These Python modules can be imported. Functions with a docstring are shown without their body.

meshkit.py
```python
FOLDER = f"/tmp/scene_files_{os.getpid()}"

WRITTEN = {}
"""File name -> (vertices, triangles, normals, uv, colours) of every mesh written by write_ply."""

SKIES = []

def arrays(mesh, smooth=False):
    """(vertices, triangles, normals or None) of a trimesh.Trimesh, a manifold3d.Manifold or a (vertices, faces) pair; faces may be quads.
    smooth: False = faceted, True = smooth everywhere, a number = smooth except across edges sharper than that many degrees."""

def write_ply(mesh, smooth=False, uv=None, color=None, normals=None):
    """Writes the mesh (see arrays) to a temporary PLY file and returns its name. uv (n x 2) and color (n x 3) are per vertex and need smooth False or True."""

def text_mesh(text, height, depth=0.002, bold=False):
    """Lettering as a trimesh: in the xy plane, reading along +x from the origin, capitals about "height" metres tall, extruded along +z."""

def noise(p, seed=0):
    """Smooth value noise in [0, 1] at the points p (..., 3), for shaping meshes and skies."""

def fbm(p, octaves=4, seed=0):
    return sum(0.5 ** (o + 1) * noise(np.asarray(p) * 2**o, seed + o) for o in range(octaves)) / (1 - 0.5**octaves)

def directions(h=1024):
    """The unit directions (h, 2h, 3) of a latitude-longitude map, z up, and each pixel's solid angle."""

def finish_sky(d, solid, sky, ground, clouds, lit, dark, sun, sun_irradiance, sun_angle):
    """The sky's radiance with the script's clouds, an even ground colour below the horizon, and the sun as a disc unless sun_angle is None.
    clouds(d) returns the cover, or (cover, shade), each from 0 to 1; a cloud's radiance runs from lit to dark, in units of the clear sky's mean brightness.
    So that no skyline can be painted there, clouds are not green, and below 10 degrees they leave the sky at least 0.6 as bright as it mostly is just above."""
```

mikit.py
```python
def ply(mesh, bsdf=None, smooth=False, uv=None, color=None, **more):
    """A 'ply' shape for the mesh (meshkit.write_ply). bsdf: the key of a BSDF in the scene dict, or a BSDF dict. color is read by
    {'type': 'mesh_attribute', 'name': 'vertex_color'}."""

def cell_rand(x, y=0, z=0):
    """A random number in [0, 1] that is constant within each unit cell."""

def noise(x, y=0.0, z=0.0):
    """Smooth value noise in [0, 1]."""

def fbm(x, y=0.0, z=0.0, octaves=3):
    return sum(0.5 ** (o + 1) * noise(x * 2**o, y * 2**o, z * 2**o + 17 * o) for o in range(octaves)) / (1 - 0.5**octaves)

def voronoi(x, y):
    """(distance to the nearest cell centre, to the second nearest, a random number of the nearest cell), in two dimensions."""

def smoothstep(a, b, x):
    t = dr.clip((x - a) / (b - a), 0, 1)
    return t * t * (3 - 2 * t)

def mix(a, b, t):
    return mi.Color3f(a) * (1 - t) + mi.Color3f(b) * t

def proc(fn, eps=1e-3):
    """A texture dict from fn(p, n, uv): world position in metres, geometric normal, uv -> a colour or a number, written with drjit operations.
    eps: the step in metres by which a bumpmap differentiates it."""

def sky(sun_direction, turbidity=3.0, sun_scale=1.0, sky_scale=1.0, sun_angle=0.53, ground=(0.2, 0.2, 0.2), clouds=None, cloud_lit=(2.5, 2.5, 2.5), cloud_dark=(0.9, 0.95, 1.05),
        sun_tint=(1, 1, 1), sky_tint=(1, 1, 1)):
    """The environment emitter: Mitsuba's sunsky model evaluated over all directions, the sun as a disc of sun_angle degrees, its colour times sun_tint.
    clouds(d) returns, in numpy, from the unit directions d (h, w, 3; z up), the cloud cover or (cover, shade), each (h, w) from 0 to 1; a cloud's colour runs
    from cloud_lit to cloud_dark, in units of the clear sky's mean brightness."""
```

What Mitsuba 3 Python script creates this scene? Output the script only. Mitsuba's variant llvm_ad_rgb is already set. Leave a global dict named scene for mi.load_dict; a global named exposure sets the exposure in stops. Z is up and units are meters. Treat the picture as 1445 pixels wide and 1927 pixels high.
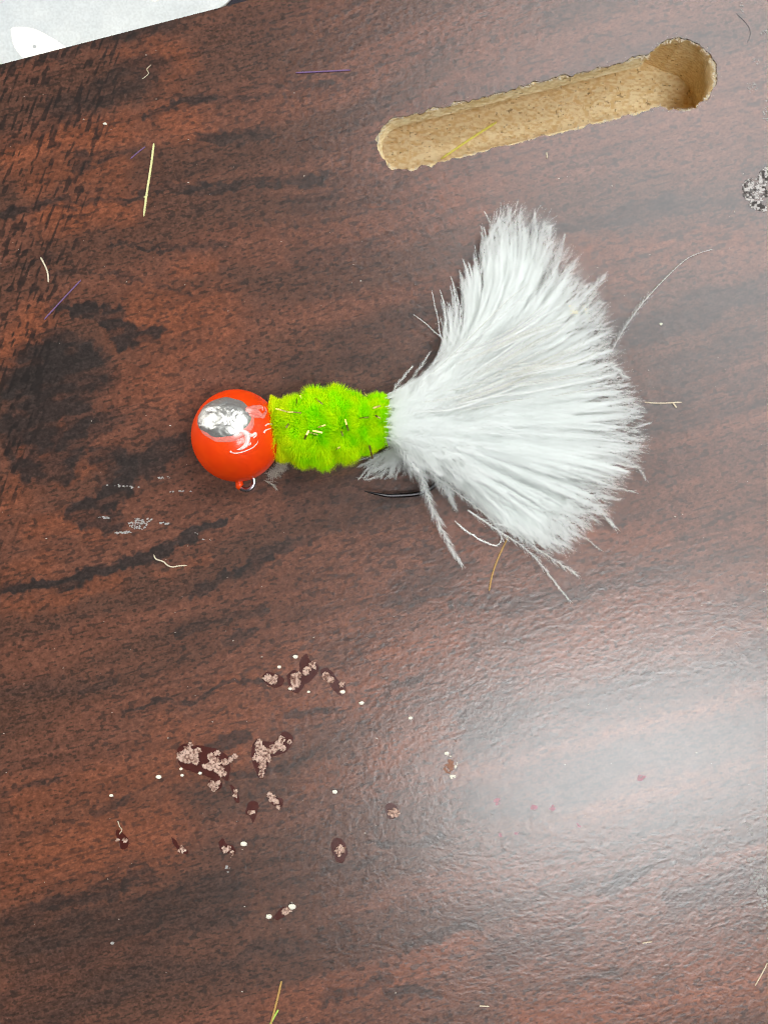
import math, numpy as np, trimesh, mitsuba as mi, drjit as dr, mikit, meshkit
import manifold3d as m3
from shapely.geometry import Polygon, Point, LineString
from shapely import affinity, union_all
from mikit import proc, noise, fbm, voronoi, smoothstep, mix
T = mi.ScalarTransform4f
# The subject is 50 mm long.  Everything is modelled at ten times life size (1 mm = 0.01) so that the hair-thin
# fibres stay well above the renderer's float precision.  One photograph pixel at board level is S.
S = 1 / 1600.0
H = 1.30                                     # lens above the board
CX, CY = 722.5, 963.5
FOV_Y = 2 * math.degrees(math.atan(CY * S / H))

# ------------------------------------------------------------------ camera, light, exposure
exposure = 0.08
scene, labels = {'type': 'scene'}, {}
scene['camera'] = {'type': 'perspective', 'fov': FOV_Y, 'fov_axis': 'y', 'near_clip': 0.05, 'far_clip': 100.0,
                   'to_world': T().look_at(origin=[0, 0, H], target=[0, 0, 0], up=[0, 1, 0])}
scene['room_light'] = {'type': 'constant', 'radiance': {'type': 'rgb', 'value': [0.05, 0.05, 0.05]}}

def panel(key, centre, target, w, h, rgb, roll=None):
    """A rectangular lamp or window of the room, facing the table."""
    up = roll or [0, 0, 1] if roll or abs(centre[2]) < 0.9 * np.linalg.norm(centre) else [0, 1, 0]
    scene[key] = {'type': 'rectangle', 'to_world': T().look_at(origin=centre, target=target, up=up).scale([w / 2, h / 2, 1]),
                  'emitter': {'type': 'area', 'radiance': {'type': 'rgb', 'value': rgb}}, 'bsdf': {'type': 'diffuse', 'reflectance': {'type': 'rgb', 'value': 0.5}}}
    labels[key] = {'kind': 'structure'}

panel('ceiling_lamp', [3.15, -3.0, 12.0], [0, 0, 0], 5.0, 2.0, [22.5, 23.2, 23.3], roll=[-.25, 1, 0])
panel('window_light', [5.7, 5.5, 12.0], [0, 0, 0], 8.6, 10.0, [5.7, 5.8, 5.85])
panel('side_window', [-11.0, 5.2, 5.0], [0, 0, 0], 5.0, 5.0, [10.0, 9.9, 9.6])

# ------------------------------------------------------------------ helpers
def rng(k): return np.random.RandomState(k)
def W(px, py, z=0.0):
    """The point at height z over the place that shows at photograph pixel (px, py); only used to read plan measures off the photo."""
    px, py = np.asarray(px, float), np.asarray(py, float)
    k = (H - z) / H
    return np.stack([(px - CX) * S * k, (CY - py) * S * k, np.zeros_like(px) + z], -1)
def P2(pts): return [tuple(W(x, y)[:2]) for x, y in pts]

used = set()
def key_of(name):
    k, n = name, 0
    while k in used:
        n += 1
        k = f'{name}_{n:03d}'
    used.add(k)
    return k
def add(name, mesh, mat, parent=None, smooth=False, label=None, cat=None, group=None, kind=None, **kw):
    k = key_of((parent + '__' if parent else '') + name)
    scene[k] = mikit.ply(mesh, mat, smooth=smooth, **kw)
    say(k, label, cat, group, kind)
    return k
def say(k, label=None, cat=None, group=None, kind=None):
    d = {a: b for a, b in (('label', label), ('category', cat), ('group', group), ('kind', kind)) if b}
    if d: labels[k] = {**labels.get(k, {}), **d}
def thing(name, label, cat, group=None):
    k = key_of(name)
    say(k, label, cat, group)
    return k

def smooth_path(pts, n):
    """Catmull-Rom through the points, n samples."""
    p = np.asarray(pts, float)
    if len(p) == 2: return p[0] + (p[1] - p[0]) * np.linspace(0, 1, n)[:, None]
    q = np.vstack([2 * p[0] - p[1], p, 2 * p[-1] - p[-2]])
    d = np.concatenate([[0], np.cumsum(np.linalg.norm(np.diff(p, axis=0), axis=1))])
    t = np.linspace(0, d[-1], n)
    i = np.clip(np.searchsorted(d, t, 'right') - 1, 0, len(p) - 2)
    u = ((t - d[i]) / np.maximum(d[i + 1] - d[i], 1e-9))[:, None]
    a, b, c, e = q[i], q[i + 1], q[i + 2], q[i + 3]
    return 0.5 * (2 * b + (c - a) * u + (2 * a - 5 * b + 4 * c - e) * u ** 2 + (3 * b - a - 3 * c + e) * u ** 3)

def tube(path, rad, sides=6, flat=1.0):
    p = np.asarray(path, float); n = len(p)
    rad = np.broadcast_to(np.asarray(rad, float), (n,))
    t = np.gradient(p, axis=0); t /= np.maximum(np.linalg.norm(t, axis=1, keepdims=True), 1e-12)
    ref = np.array([0, 0, 1.0]) if np.abs(t[:, 2]).mean() < 0.8 else np.array([1.0, 0, 0])
    a = np.cross(t, ref); a /= np.maximum(np.linalg.norm(a, axis=1, keepdims=True), 1e-9)
    b = np.cross(a, t)
    ang = np.arange(sides) * 2 * np.pi / sides
    v = (p[:, None] + rad[:, None, None] * (np.cos(ang)[None, :, None] * a[:, None] + flat * np.sin(ang)[None, :, None] * b[:, None])).reshape(-1, 3)
    i, j = np.meshgrid(np.arange(n - 1), np.arange(sides), indexing='ij')
    q = np.stack([i * sides + j, i * sides + (j + 1) % sides, (i + 1) * sides + (j + 1) % sides, (i + 1) * sides + j], -1).reshape(-1, 4)
    f = np.vstack([q[:, [0, 1, 2]], q[:, [0, 2, 3]]])
    v = np.vstack([v, p[:1], p[-1:]]); c0, c1 = len(v) - 2, len(v) - 1
    k = np.arange(sides); k2 = (k + 1) % sides
    f = np.vstack([f, np.stack([k2, k, k * 0 + c0], 1), np.stack([(n - 1) * sides + k, (n - 1) * sides + k2, k * 0 + c1], 1)])
    return trimesh.Trimesh(v, f, process=False)
def cat(ms): return trimesh.util.concatenate(ms)

def blades(p0, p1, p2, width, side):
    """Thin bent tapering blades through p0, p1, p2 (n x 3): two segments, three triangles each."""
    n = len(p0); w = np.broadcast_to(np.asarray(width, float).reshape(-1, 1), (n, 1)) / 2
    v = np.stack([p0 - side * w, p0 + side * w, p1 - side * w * .8, p1 + side * w * .8, p2], 1).reshape(-1, 3)
    o = (np.arange(n) * 5)[:, None, None]
    f = (np.array([[0, 1, 3], [0, 3, 2], [2, 3, 4]])[None] + o).reshape(-1, 3)
    return v, f
def nrm(a): return a / np.maximum(np.linalg.norm(a, axis=-1, keepdims=True), 1e-12)

def solid(tm):
    return m3.Manifold(m3.Mesh(np.asarray(tm.vertices, np.float32), np.asarray(tm.faces, np.uint32)))
def ragged(poly, amp, step, seed, oct=3):
    """The polygon with its outline resampled and frayed by noise."""
    r = poly.exterior; n = int(r.length / step)
    c = np.array([r.interpolate(k * step).coords[0] for k in range(n)])
    t = np.roll(c, -1, 0) - np.roll(c, 1, 0); t = nrm(t); nn = np.stack([t[:, 1], -t[:, 0]], 1)
    d = sum((meshkit.noise(np.c_[c / (step * 5 / 2 ** o), np.zeros(n)], seed + o) - .5) / 1.6 ** o for o in range(oct))
    return Polygon(c + nn * (d * 2 * amp)[:, None]).buffer(0)
def extrude(poly, z0, z1):
    ps = getattr(poly, 'geoms', [poly])
    ms = []
    for p in ps:
        if p.area < 1e-9: continue
        m = trimesh.creation.extrude_polygon(p, z1 - z0, engine='earcut'); m.apply_translation([0, 0, z0]); ms.append(m)
    return cat(ms)
def lump(c, r, seed, sub=2, sq=(1, 1, 1), amp=.35, freq=1.6):
    m = trimesh.creation.icosphere(sub)
    v = m.vertices * (1 + amp * 2 * (meshkit.fbm(m.vertices * freq + seed * 7.3, 3, seed)[:, None] - .5))
    return trimesh.Trimesh(v * np.array(sq) * r + np.asarray(c), m.faces, process=False)

# ------------------------------------------------------------------ materials
def rgb(*c): return {'type': 'rgb', 'value': list(c)}
def two(b): return {'type': 'twosided', 'bsdf': b}

# printed rosewood pattern of the laminate: (x0, y0, x1, y1, half-width) in photo pixels on the board face
DARK = [(-20, 1122, 110, 1088, 9, 1), (110, 1088, 225, 1060, 13, 1), (225, 1060, 305, 1030, 12, 1), (305, 1030, 420, 968, 7, 1),
        (370, 1108, 440, 1075, 9, .7), (440, 1075, 500, 1045, 10, 1), (500, 1045, 575, 1012, 8, .8),
        (60, 720, 150, 690, 62, 1), (40, 830, 90, 790, 50, .9), (150, 780, 60, 880, 40, .95), (150, 815, 120, 875, 30, .9), (205, 780, 150, 850, 22, .7),
        (105, 582, 190, 596, 7, .9), (190, 596, 225, 620, 10, 1), (225, 612, 250, 640, 20, 1), (250, 640, 290, 632, 16, .9), (90, 640, 150, 635, 16, .8),
        (150, 965, 205, 935, 20, 1), (205, 935, 235, 885, 26, 1), (200, 870, 285, 880, 20, .8), (270, 865, 350, 835, 20, .75), (215, 985, 150, 960, 16, .8),
        (0, 110, 300, 40, 22, .55), (120, 205, 290, 130, 26, .6), (0, 280, 140, 225, 10, .5), (0, 416, 80, 385, 11, .8), (80, 385, 280, 365, 5, .7),
        (280, 208, 420, 172, 6, .8), (420, 172, 620, 162, 5, .7), (380, 260, 500, 242, 11, .7), (140, 320, 165, 305, 16, .7), (200, 300, 265, 285, 6, .5),
        (270, 365, 400, 350, 7, .8), (400, 350, 620, 330, 8, .75), (560, 385, 700, 340, 18, .35), (210, 468, 330, 468, 3, .7), (330, 468, 420, 455, 6, .5), (0, 515, 110, 480, 5, .5),
        (100, 520, 200, 520, 3, .5), (200, 520, 270, 545, 3, .6), (300, 548, 370, 560, 4, .6), (540, 480, 700, 465, 16, .35),
        (860, 470, 1000, 432, 10, .55), (1000, 432, 1150, 405, 14, .6), (1150, 405, 1310, 385, 16, .7), (1310, 385, 1380, 375, 6, .5), (1240, 450, 1400, 410, 6, .5),
        (1130, 640, 1300, 590, 24, .6), (1300, 590, 1460, 530, 26, .6), (1250, 700, 1460, 640, 30, .45),
        (150, 1300, 205, 1285, 8, .7), (0, 1300, 150, 1290, 20, .35), (230, 1345, 520, 1262, 4, .75), (0, 1500, 100, 1460, 5, .6), (420, 1165, 500, 1140, 10, .6), (430, 1220, 480, 1195, 10, .6), (340, 1190, 390, 1165, 12, .5),
        (540, 1350, 640, 1325, 6, .6), (390, 1400, 460, 1382, 6, .7), (440, 1455, 600, 1425, 5, .6), (190, 1525, 225, 1512, 8, .6), (240, 1660, 290, 1635, 9, .6),
        (20, 1730, 220, 1670, 14, .6), (60, 1800, 420, 1690, 50, .45), (0, 1900, 300, 1830, 45, .45), (360, 1830, 640, 1760, 14, .4),
        (610, 1880, 720, 1850, 10, .6), (720, 1880, 830, 1860, 8, .6), (600, 1640, 690, 1625, 7, .5), (720, 1600, 830, 1565, 8, .6), (760, 1790, 880, 1745, 8, .5),
        (920, 1800, 1080, 1760, 26, .4), (1130, 1670, 1250, 1625, 14, .7), (1250, 1625, 1440, 1560, 24, .5), (1280, 1700, 1440, 1650, 26, .5), (1090, 1660, 1140, 1680, 8, .5), (1080, 1850, 1150, 1820, 7, .5),
        (730, 1300, 800, 1275, 6, .6), (860, 1350, 960, 1305, 16, .5), (740, 1100, 880, 1060, 18, .5), (880, 1140, 1080, 1120, 16, .6), (1080, 1120, 1280, 1070, 16, .5), (900, 1400, 1120, 1340, 40, .55), (920, 1500, 1460, 1370, 50, .5), (1150, 1320, 1460, 1240, 40, .5), (1000, 1600, 1460, 1500, 30, .35), (1230, 780, 1460, 720, 40, .45), (1240, 880, 1460, 820, 30, .3), (650, 640, 860, 560, 26, .35), (540, 700, 700, 660, 20, .35), (560, 930, 900, 900, 30, .4), (740, 1130, 870, 1105, 12, .5), (720, 1010, 860, 1060, 12, .4), (1120, 980, 1200, 975, 10, .4)]
RED = [(-10, 300, 240, 240, 30, 1), (60, 335, 230, 320, 26, .8), (90, 410, 230, 385, 28, 1), (290, 90, 340, 110, 26, .8), (245, 110, 330, 150, 22, .6), (310, 215, 360, 235, 34, .8),
       (270, 610, 410, 590, 45, 1), (340, 510, 400, 500, 18, .7), (-10, 680, 60, 610, 36, 1), (290, 700, 380, 660, 30, .6), (-10, 960, 60, 900, 24, .7), (60, 990, 190, 985, 22, .7), (240, 720, 330, 760, 30, .5),
       (0, 1090, 90, 1050, 18, .6), (0, 1155, 220, 1090, 14, .7), (300, 1080, 380, 1050, 10, .5), (130, 800, 78, 862, 4, 1.6), (30, 820, 36, 860, 7, 1.3), (115, 905, 200, 880, 8, .6),
       (330, 1380, 640, 1300, 30, .5), (40, 1520, 460, 1400, 45, .75), (0, 1640, 300, 1560, 60, 1), (0, 1600, 60, 1640, 40, .6), (640, 1320, 720, 1300, 30, .6), (430, 1290, 560, 1250, 26, .5), (560, 1480, 660, 1450, 20, .4),
       (500, 1900, 720, 1850, 22, .5), (1000, 1920, 1450, 1850, 50, 1), (1300, 1830, 1460, 1790, 30, .8), (960, 1880, 1100, 1850, 16, .5), (740, 1840, 860, 1790, 22, .6), (720, 1420, 820, 1380, 30, .7), (720, 1240, 850, 1220, 24, .6),
       (740, 250, 900, 420, 30, .3), (880, 110, 980, 60, 26, .4), (1000, 490, 1400, 440, 22, .6), (1050, 560, 1200, 520, 16, .4), (1040, 1220, 1300, 1120, 26, .4), (1100, 1000, 1250, 1020, 20, .5)]
GA = math.radians(15.5)
GC, GS = math.cos(GA), math.sin(GA)
def pix(p): return p.x / S + CX, CY - p.y / S
def seg_field(x, y, feats, soft):
    out = mi.Float(0)
    for x0, y0, x1, y1, w, k in feats:
        dx, dy = x1 - x0, y1 - y0
        t = dr.clip(((x - x0) * dx + (y - y0) * dy) / (dx * dx + dy * dy), 0, 1)
        d = dr.sqrt(dr.square(x - x0 - dx * t) + dr.square(y - y0 - dy * t))
        out = dr.maximum(out, k * (1 - smoothstep(w * (1 - soft), w * (1 + soft) + 3, d)))
    return out
def grain(p):
    X, Y = pix(p)
    return X * GC - Y * GS, X * GS + Y * GC          # along, across (photo px)
def wood_colour(p, n, uv):
    X, Y = pix(p)
    wx, wy = (fbm(X / 60, Y / 60, 3.0, 2) - .5), (fbm(X / 60, Y / 60, 9.0, 2) - .5)
    jx, jy = (noise(X / 9, Y / 9, 1.0) - .5), (noise(X / 9, Y / 9, 5.0) - .5)
    fx, fy = X + wx * 44 + jx * 16, Y + wy * 40 + jy * 14
    a0_, c0_ = grain(p)
    dark = seg_field(fx, fy, DARK, .25) * (.62 + .5 * smoothstep(.25, .6, fbm(a0_ / 46, c0_ / 15, 31.0, 2)))
    red = seg_field(fx, fy, RED, .95)
    a, c = grain(p)
    c2 = c + (fbm(a / 260, c / 260, 2.0, 2) - .5) * 90
    band = fbm(a / 620, c2 / 75, 1.0, 3)
    fine = fbm(a / 150, c2 / 13, 4.0, 3)
    streak = smoothstep(.56, .72, fbm(a / 240, c2 / 26, 8.0, 3))
    base = mix([.085, .038, .025], [.126, .049, .030], smoothstep(.35, .65, band))
    base = mix(base, [.200, .060, .027], dr.clip(red * .75, 0, 1))
    base = mix(base, [.030, .021, .018], streak * .14)
    base = mix(base, [.019, .0175, .017], dr.clip(dark * 1.0, 0, 1) * .86)
    c3 = c + (fbm(a / 190, c / 120, 12.0, 2) - .5) * 46
    line = smoothstep(.60, .74, fbm(a / 340, c3 / 9.5, 14.0, 2)) * smoothstep(.35, .6, fbm(a / 300, c / 90, 18.0, 2))
    base = mix(base, [.026, .017, .014], line * .32)
    base = base * (.82 + .36 * fine)
    # short printed pores and mottle
    m1 = fbm(a / 6, c / 4.2, 2.0, 2)
    m2 = noise(a / 2.8, c / 2.2, 6.0)
    k = .68 + .84 * m1
    base = base * k * (.75 + .5 * m2)
    pore = smoothstep(.66, .8, noise(a / 9, c / 3.6, 11.0))
    tick = smoothstep(.55, .8, noise(X / 5 + Y / 14, Y / 17, 15.0)) * (1 - smoothstep(230, 330, X + .25 * Y))
    base = mix(base, [.020, .016, .014], pore * .55)
    return mix(base, [.016, .012, .011], tick * .75)
def wood_relief(p, n, uv):
    X, Y = pix(p)
    a, c = grain(p)
    w = (noise(X / 40, Y / 40, 3.0) - .5) * 14
    a2, c2 = a + w, c - w
    leather = fbm(a2 / 11, c2 / 6.5, 1.0, 2)
    ripple = noise(X / 7 + w * .1, Y / 26, 7.0)
    patch = smoothstep(.45, .62, fbm(X / 170, Y / 170, 21.0, 2))
    return leather + .28 * ripple * patch + .35 * noise(X / 3.2, Y / 3.2, 9.0)
scene['m_wood'] = two({'type': 'bumpmap', 'scale': .00012, 'arbitrary': proc(wood_relief, 8e-4),
                       'bsdf': {'type': 'principled', 'base_color': proc(wood_colour), 'roughness': .27, 'specular': .66}})
def mdf_colour(p, n, uv):
    X, Y = pix(p)
    f = fbm(X / 7 + Y / 50, Y / 4 - X / 40, p.z / S / 4, 3)
    s = smoothstep(.80, .9, noise(X / 5, Y / 4, p.z / S / 4))
    return mix(mix([.77, .57, .28], [.94, .80, .51], smoothstep(.3, .7, f)), [.2, .1, .03], s * .6)
def mdf_relief(p, n, uv):
    X, Y = pix(p)
    return fbm(X / 5 + Y / 30, Y / 3.5, p.z / S / 4, 3)
scene['m_mdf'] = two({'type': 'bumpmap', 'scale': .004, 'arbitrary': proc(mdf_relief, 6e-4), 'bsdf': {'type': 'diffuse', 'reflectance': proc(mdf_colour)}})
scene['m_mdf_fibre'] = two({'type': 'diffuse', 'reflectance': rgb(.88, .74, .48)})
scene['m_torn'] = two({'type': 'diffuse', 'reflectance': rgb(.70, .62, .48)})

def cloth_colour(p, n, uv):
    X, Y = pix(p)
    return mix([.54, .575, .585], [.64, .67, .67], fbm(X / 40, Y / 40, 0.0, 3)) * (.93 + .14 * noise(X / 3, Y / 3, 4.0))
scene['m_vinyl'] = two({'type': 'principled', 'base_color': proc(cloth_colour), 'roughness': .5, 'specular': .4})
scene['m_leaf_print'] = two({'type': 'principled', 'base_color': rgb(.86, .85, .80), 'roughness': .5, 'specular': .4})
scene['m_leaf_dot'] = two({'type': 'diffuse', 'reflectance': rgb(.45, .47, .47)})
scene['m_table'] = two({'type': 'principled', 'base_color': rgb(.012, .008, .016), 'roughness': .6})

def ball_relief(p, n, uv):
    return fbm(p.x * 26, p.y * 26, p.z * 26, 2)
def ball_colour(p, n, uv):
    return mix([.90, .046, .001], [.95, .072, .001], fbm(p.x * 60, p.y * 60, p.z * 60, 2))
scene['m_orange'] = two({'type': 'bumpmap', 'scale': .006, 'arbitrary': proc(ball_relief, 1e-3),
                         'bsdf': {'type': 'principled', 'base_color': proc(ball_colour), 'roughness': .42, 'specular': .2, 'clearcoat': 1.0, 'clearcoat_gloss': .97}})
def foil_relief(p, n, uv):
    a = fbm(p.x * 34, p.y * 34, p.z * 34, 2)
    return fbm(p.x * 62 + a * 5, p.y * 95 - a * 5, p.z * 70, 3)
scene['m_foil'] = two({'type': 'bumpmap', 'scale': .0036, 'arbitrary': proc(foil_relief, 5e-4), 'bsdf': {'type': 'blendbsdf', 'weight': .72, 'matt': {'type': 'diffuse', 'reflectance': rgb(.62, .62, .59)},
                       'metal': {'type': 'roughconductor', 'material': 'Ag', 'alpha': .20, 'specular_reflectance': rgb(.95, .95, .93)}}})
scene['m_clear_rim'] = two({'type': 'principled', 'base_color': rgb(.80, .22, .17), 'roughness': .25, 'specular': .6, 'clearcoat': 1.0})
scene['m_reflection_pale'] = two({'type': 'principled', 'base_color': rgb(.88, .66, .60), 'roughness': .18, 'specular': .6, 'clearcoat': 1.0})  # whitish colour of the reflections modelled on the head
scene['m_steel'] = two({'type': 'roughconductor', 'material': 'Cr', 'alpha': .12})
scene['m_black_nickel'] = two({'type': 'roughconductor', 'alpha': .16, 'eta': rgb(2.2, 2.2, 2.2), 'k': rgb(1.0, 1.0, 1.05), 'specular_reflectance': rgb(.28, .27, .27)})

def chenille_colour(p, n, uv):
    X, Y = pix(p)
    v = fbm(p.x * 90, p.y * 90, p.z * 90, 2)
    base = mix([.52, .96, .003], [.80, .98, .006], smoothstep(.3, .7, v))
    return mix(base, [.86, .95, .012], (1 - smoothstep(515, 590, X)) * .9)
scene['m_chenille'] = {'type': 'principledthin', 'base_color': proc(chenille_colour), 'roughness': .7, 'diff_trans': .75, 'spec_trans': 0.0}
scene['m_chenille_core'] = two({'type': 'diffuse', 'reflectance': rgb(.26, .72, .005)})
scene['m_tinsel'] = two({'type': 'roughconductor', 'material': 'Au', 'alpha': .25, 'specular_reflectance': rgb(.75, .72, .6)})
scene['m_feather'] = {'type': 'principledthin', 'base_color': rgb(.97, .988, .972), 'roughness': .6, 'diff_trans': 1.0, 'spec_trans': 0.0}
scene['m_quill'] = two({'type': 'principled', 'base_color': rgb(.90, .91, .88), 'roughness': .45})
scene['m_crease_shade_pale'] = two({'type': 'diffuse', 'reflectance': rgb(.74, .75, .71)})
scene['m_crease_shade'] = two({'type': 'principled', 'base_color': rgb(.56, .55, .49), 'roughness': .5})  # shade between the plumes, put into a grey ribbon colour
scene['m_down'] = two({'type': 'diffuse', 'reflectance': rgb(.93, .94, .92)})
def plain(name, c, rough=.5): scene[name] = two({'type': 'principled', 'base_color': rgb(*c), 'roughness': rough, 'specular': .4})
plain('m_straw', (.78, .76, .36)); plain('m_lime_hair', (.42, .62, .10)); plain('m_tan', (.50, .30, .09)); plain('m_violet', (.20, .12, .26)); plain('m_cream', (.72, .62, .45))
plain('m_lint', (.50, .44, .38), .9); plain('m_white', (.86, .82, .68), .8); plain('m_pink', (.48, .27, .30), .7); plain('m_scuff', (.38, .36, .34), .8); plain('m_brown_chip', (.30, .15, .10), .8)
plain('m_lint_dark', (.30, .26, .22), .95); plain('m_yellow', (.80, .76, .16)); plain('m_down_patch', (.88, .84, .62), .9); plain('m_dark_curl', (.11, .10, .10))
def crumble_colour(p, n, uv):
    return mix([.09, .08, .075], [.60, .56, .53], smoothstep(.38, .6, fbm(p.x * 330, p.y * 330, p.z * 200, 2)))
scene['m_crumble'] = two({'type': 'diffuse', 'reflectance': proc(crumble_colour)})
def flake_colour(p, n, uv):
    return mix([.050, .007, .004], [.075, .011, .006], fbm(p.x * 150, p.y * 150, 2.0, 2))
scene['m_flake'] = two({'type': 'principled', 'base_color': proc(flake_colour), 'roughness': .30, 'specular': .4})
def fibre_colour(p, n, uv):
    return mix([.22, .11, .08], [.66, .47, .38], smoothstep(.25, .65, fbm(p.x * 480, p.y * 480, p.z * 300, 2)))
scene['m_bare_fibre'] = two({'type': 'diffuse', 'reflectance': proc(fibre_colour)})

# ------------------------------------------------------------------ the setting: table top under the board
BT = 0.15                                                  # board thickness
def zP(pts, z): return [tuple(W(x, y, z)[:2]) for x, y in pts]
add('table_top', extrude(Polygon([(-6, -6), (6, -6), (6, 6), (-6, 6)]), -BT - .06, -BT - .006), 'm_table', kind='structure')
ck = add('tablecloth', extrude(Polygon(zP([(-700, -700), (470, -700), (462, -45), (440, -8), (424, 8), (404, 20), (380, 60), (380, 400), (-700, 400)], -BT)), -BT - .004, -BT), 'm_vinyl',
         label='pale grey vinyl tablecloth with a white leaf print, under the board at the top left', cat='tablecloth')
petal = smooth_path([(22, 62), (24, 52), (60, 53), (100, 72), (127, 92), (150, 118), (110, 140), (60, 118), (40, 105), (26, 84), (22, 62)], 60)
add('leaf_print', extrude(Polygon(zP(petal, -BT)), -BT, -BT + .0006), 'm_leaf_print', ck)
add('print_dot', extrude(Point(W(66, 88, -BT)[:2]).buffer(.0022), -BT + .0006, -BT + .0011), 'm_leaf_dot', ck)
for q in range(5):
    sx, sy = [(-180, 150), (-160, -160), (60, -170), (240, -150), (-330, 20)][q]
    add('leaf_print', extrude(affinity.rotate(Polygon(zP(petal + [sx, sy], -BT)), 72 * q + 40), -BT, -BT + .0006), 'm_leaf_print', ck)

# ------------------------------------------------------------------ the board
board = thing('wooden_board', 'dark rosewood-patterned board with a keyhole slot, scuffed, the jig lying on it', 'board')
OUT = Polygon(P2([(-260, 189), (1720, -324), (1900, 2300), (-260, 2300)]))
LAM = .0030
a0, a1 = np.array(W(761, 270)[:2]), np.array(W(1277, 141)[:2])
hole = Point(a1).buffer(70 * S, 64)
neck = LineString([a0, a1]).buffer(51 * S, 32)
under = LineString([a0, a0 + (a1 - a0) * .90]).buffer(102 * S, 32)
opening = neck.union(hole)
lip, deep = .016, .098
core = solid(extrude(OUT.buffer(-.0005), -BT, -LAM)) - solid(extrude(ragged(hole, .0011, .0022, 5), -deep, .01))
core = core - m3.Manifold.hull(solid(extrude(neck, -.006, .01)) + solid(extrude(neck.buffer(-13 * S), -lip - .004, -lip))) - solid(extrude(ragged(under.union(hole), .0006, .004, 7), -deep, -lip))
add('core', core, 'm_mdf', board)

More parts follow.
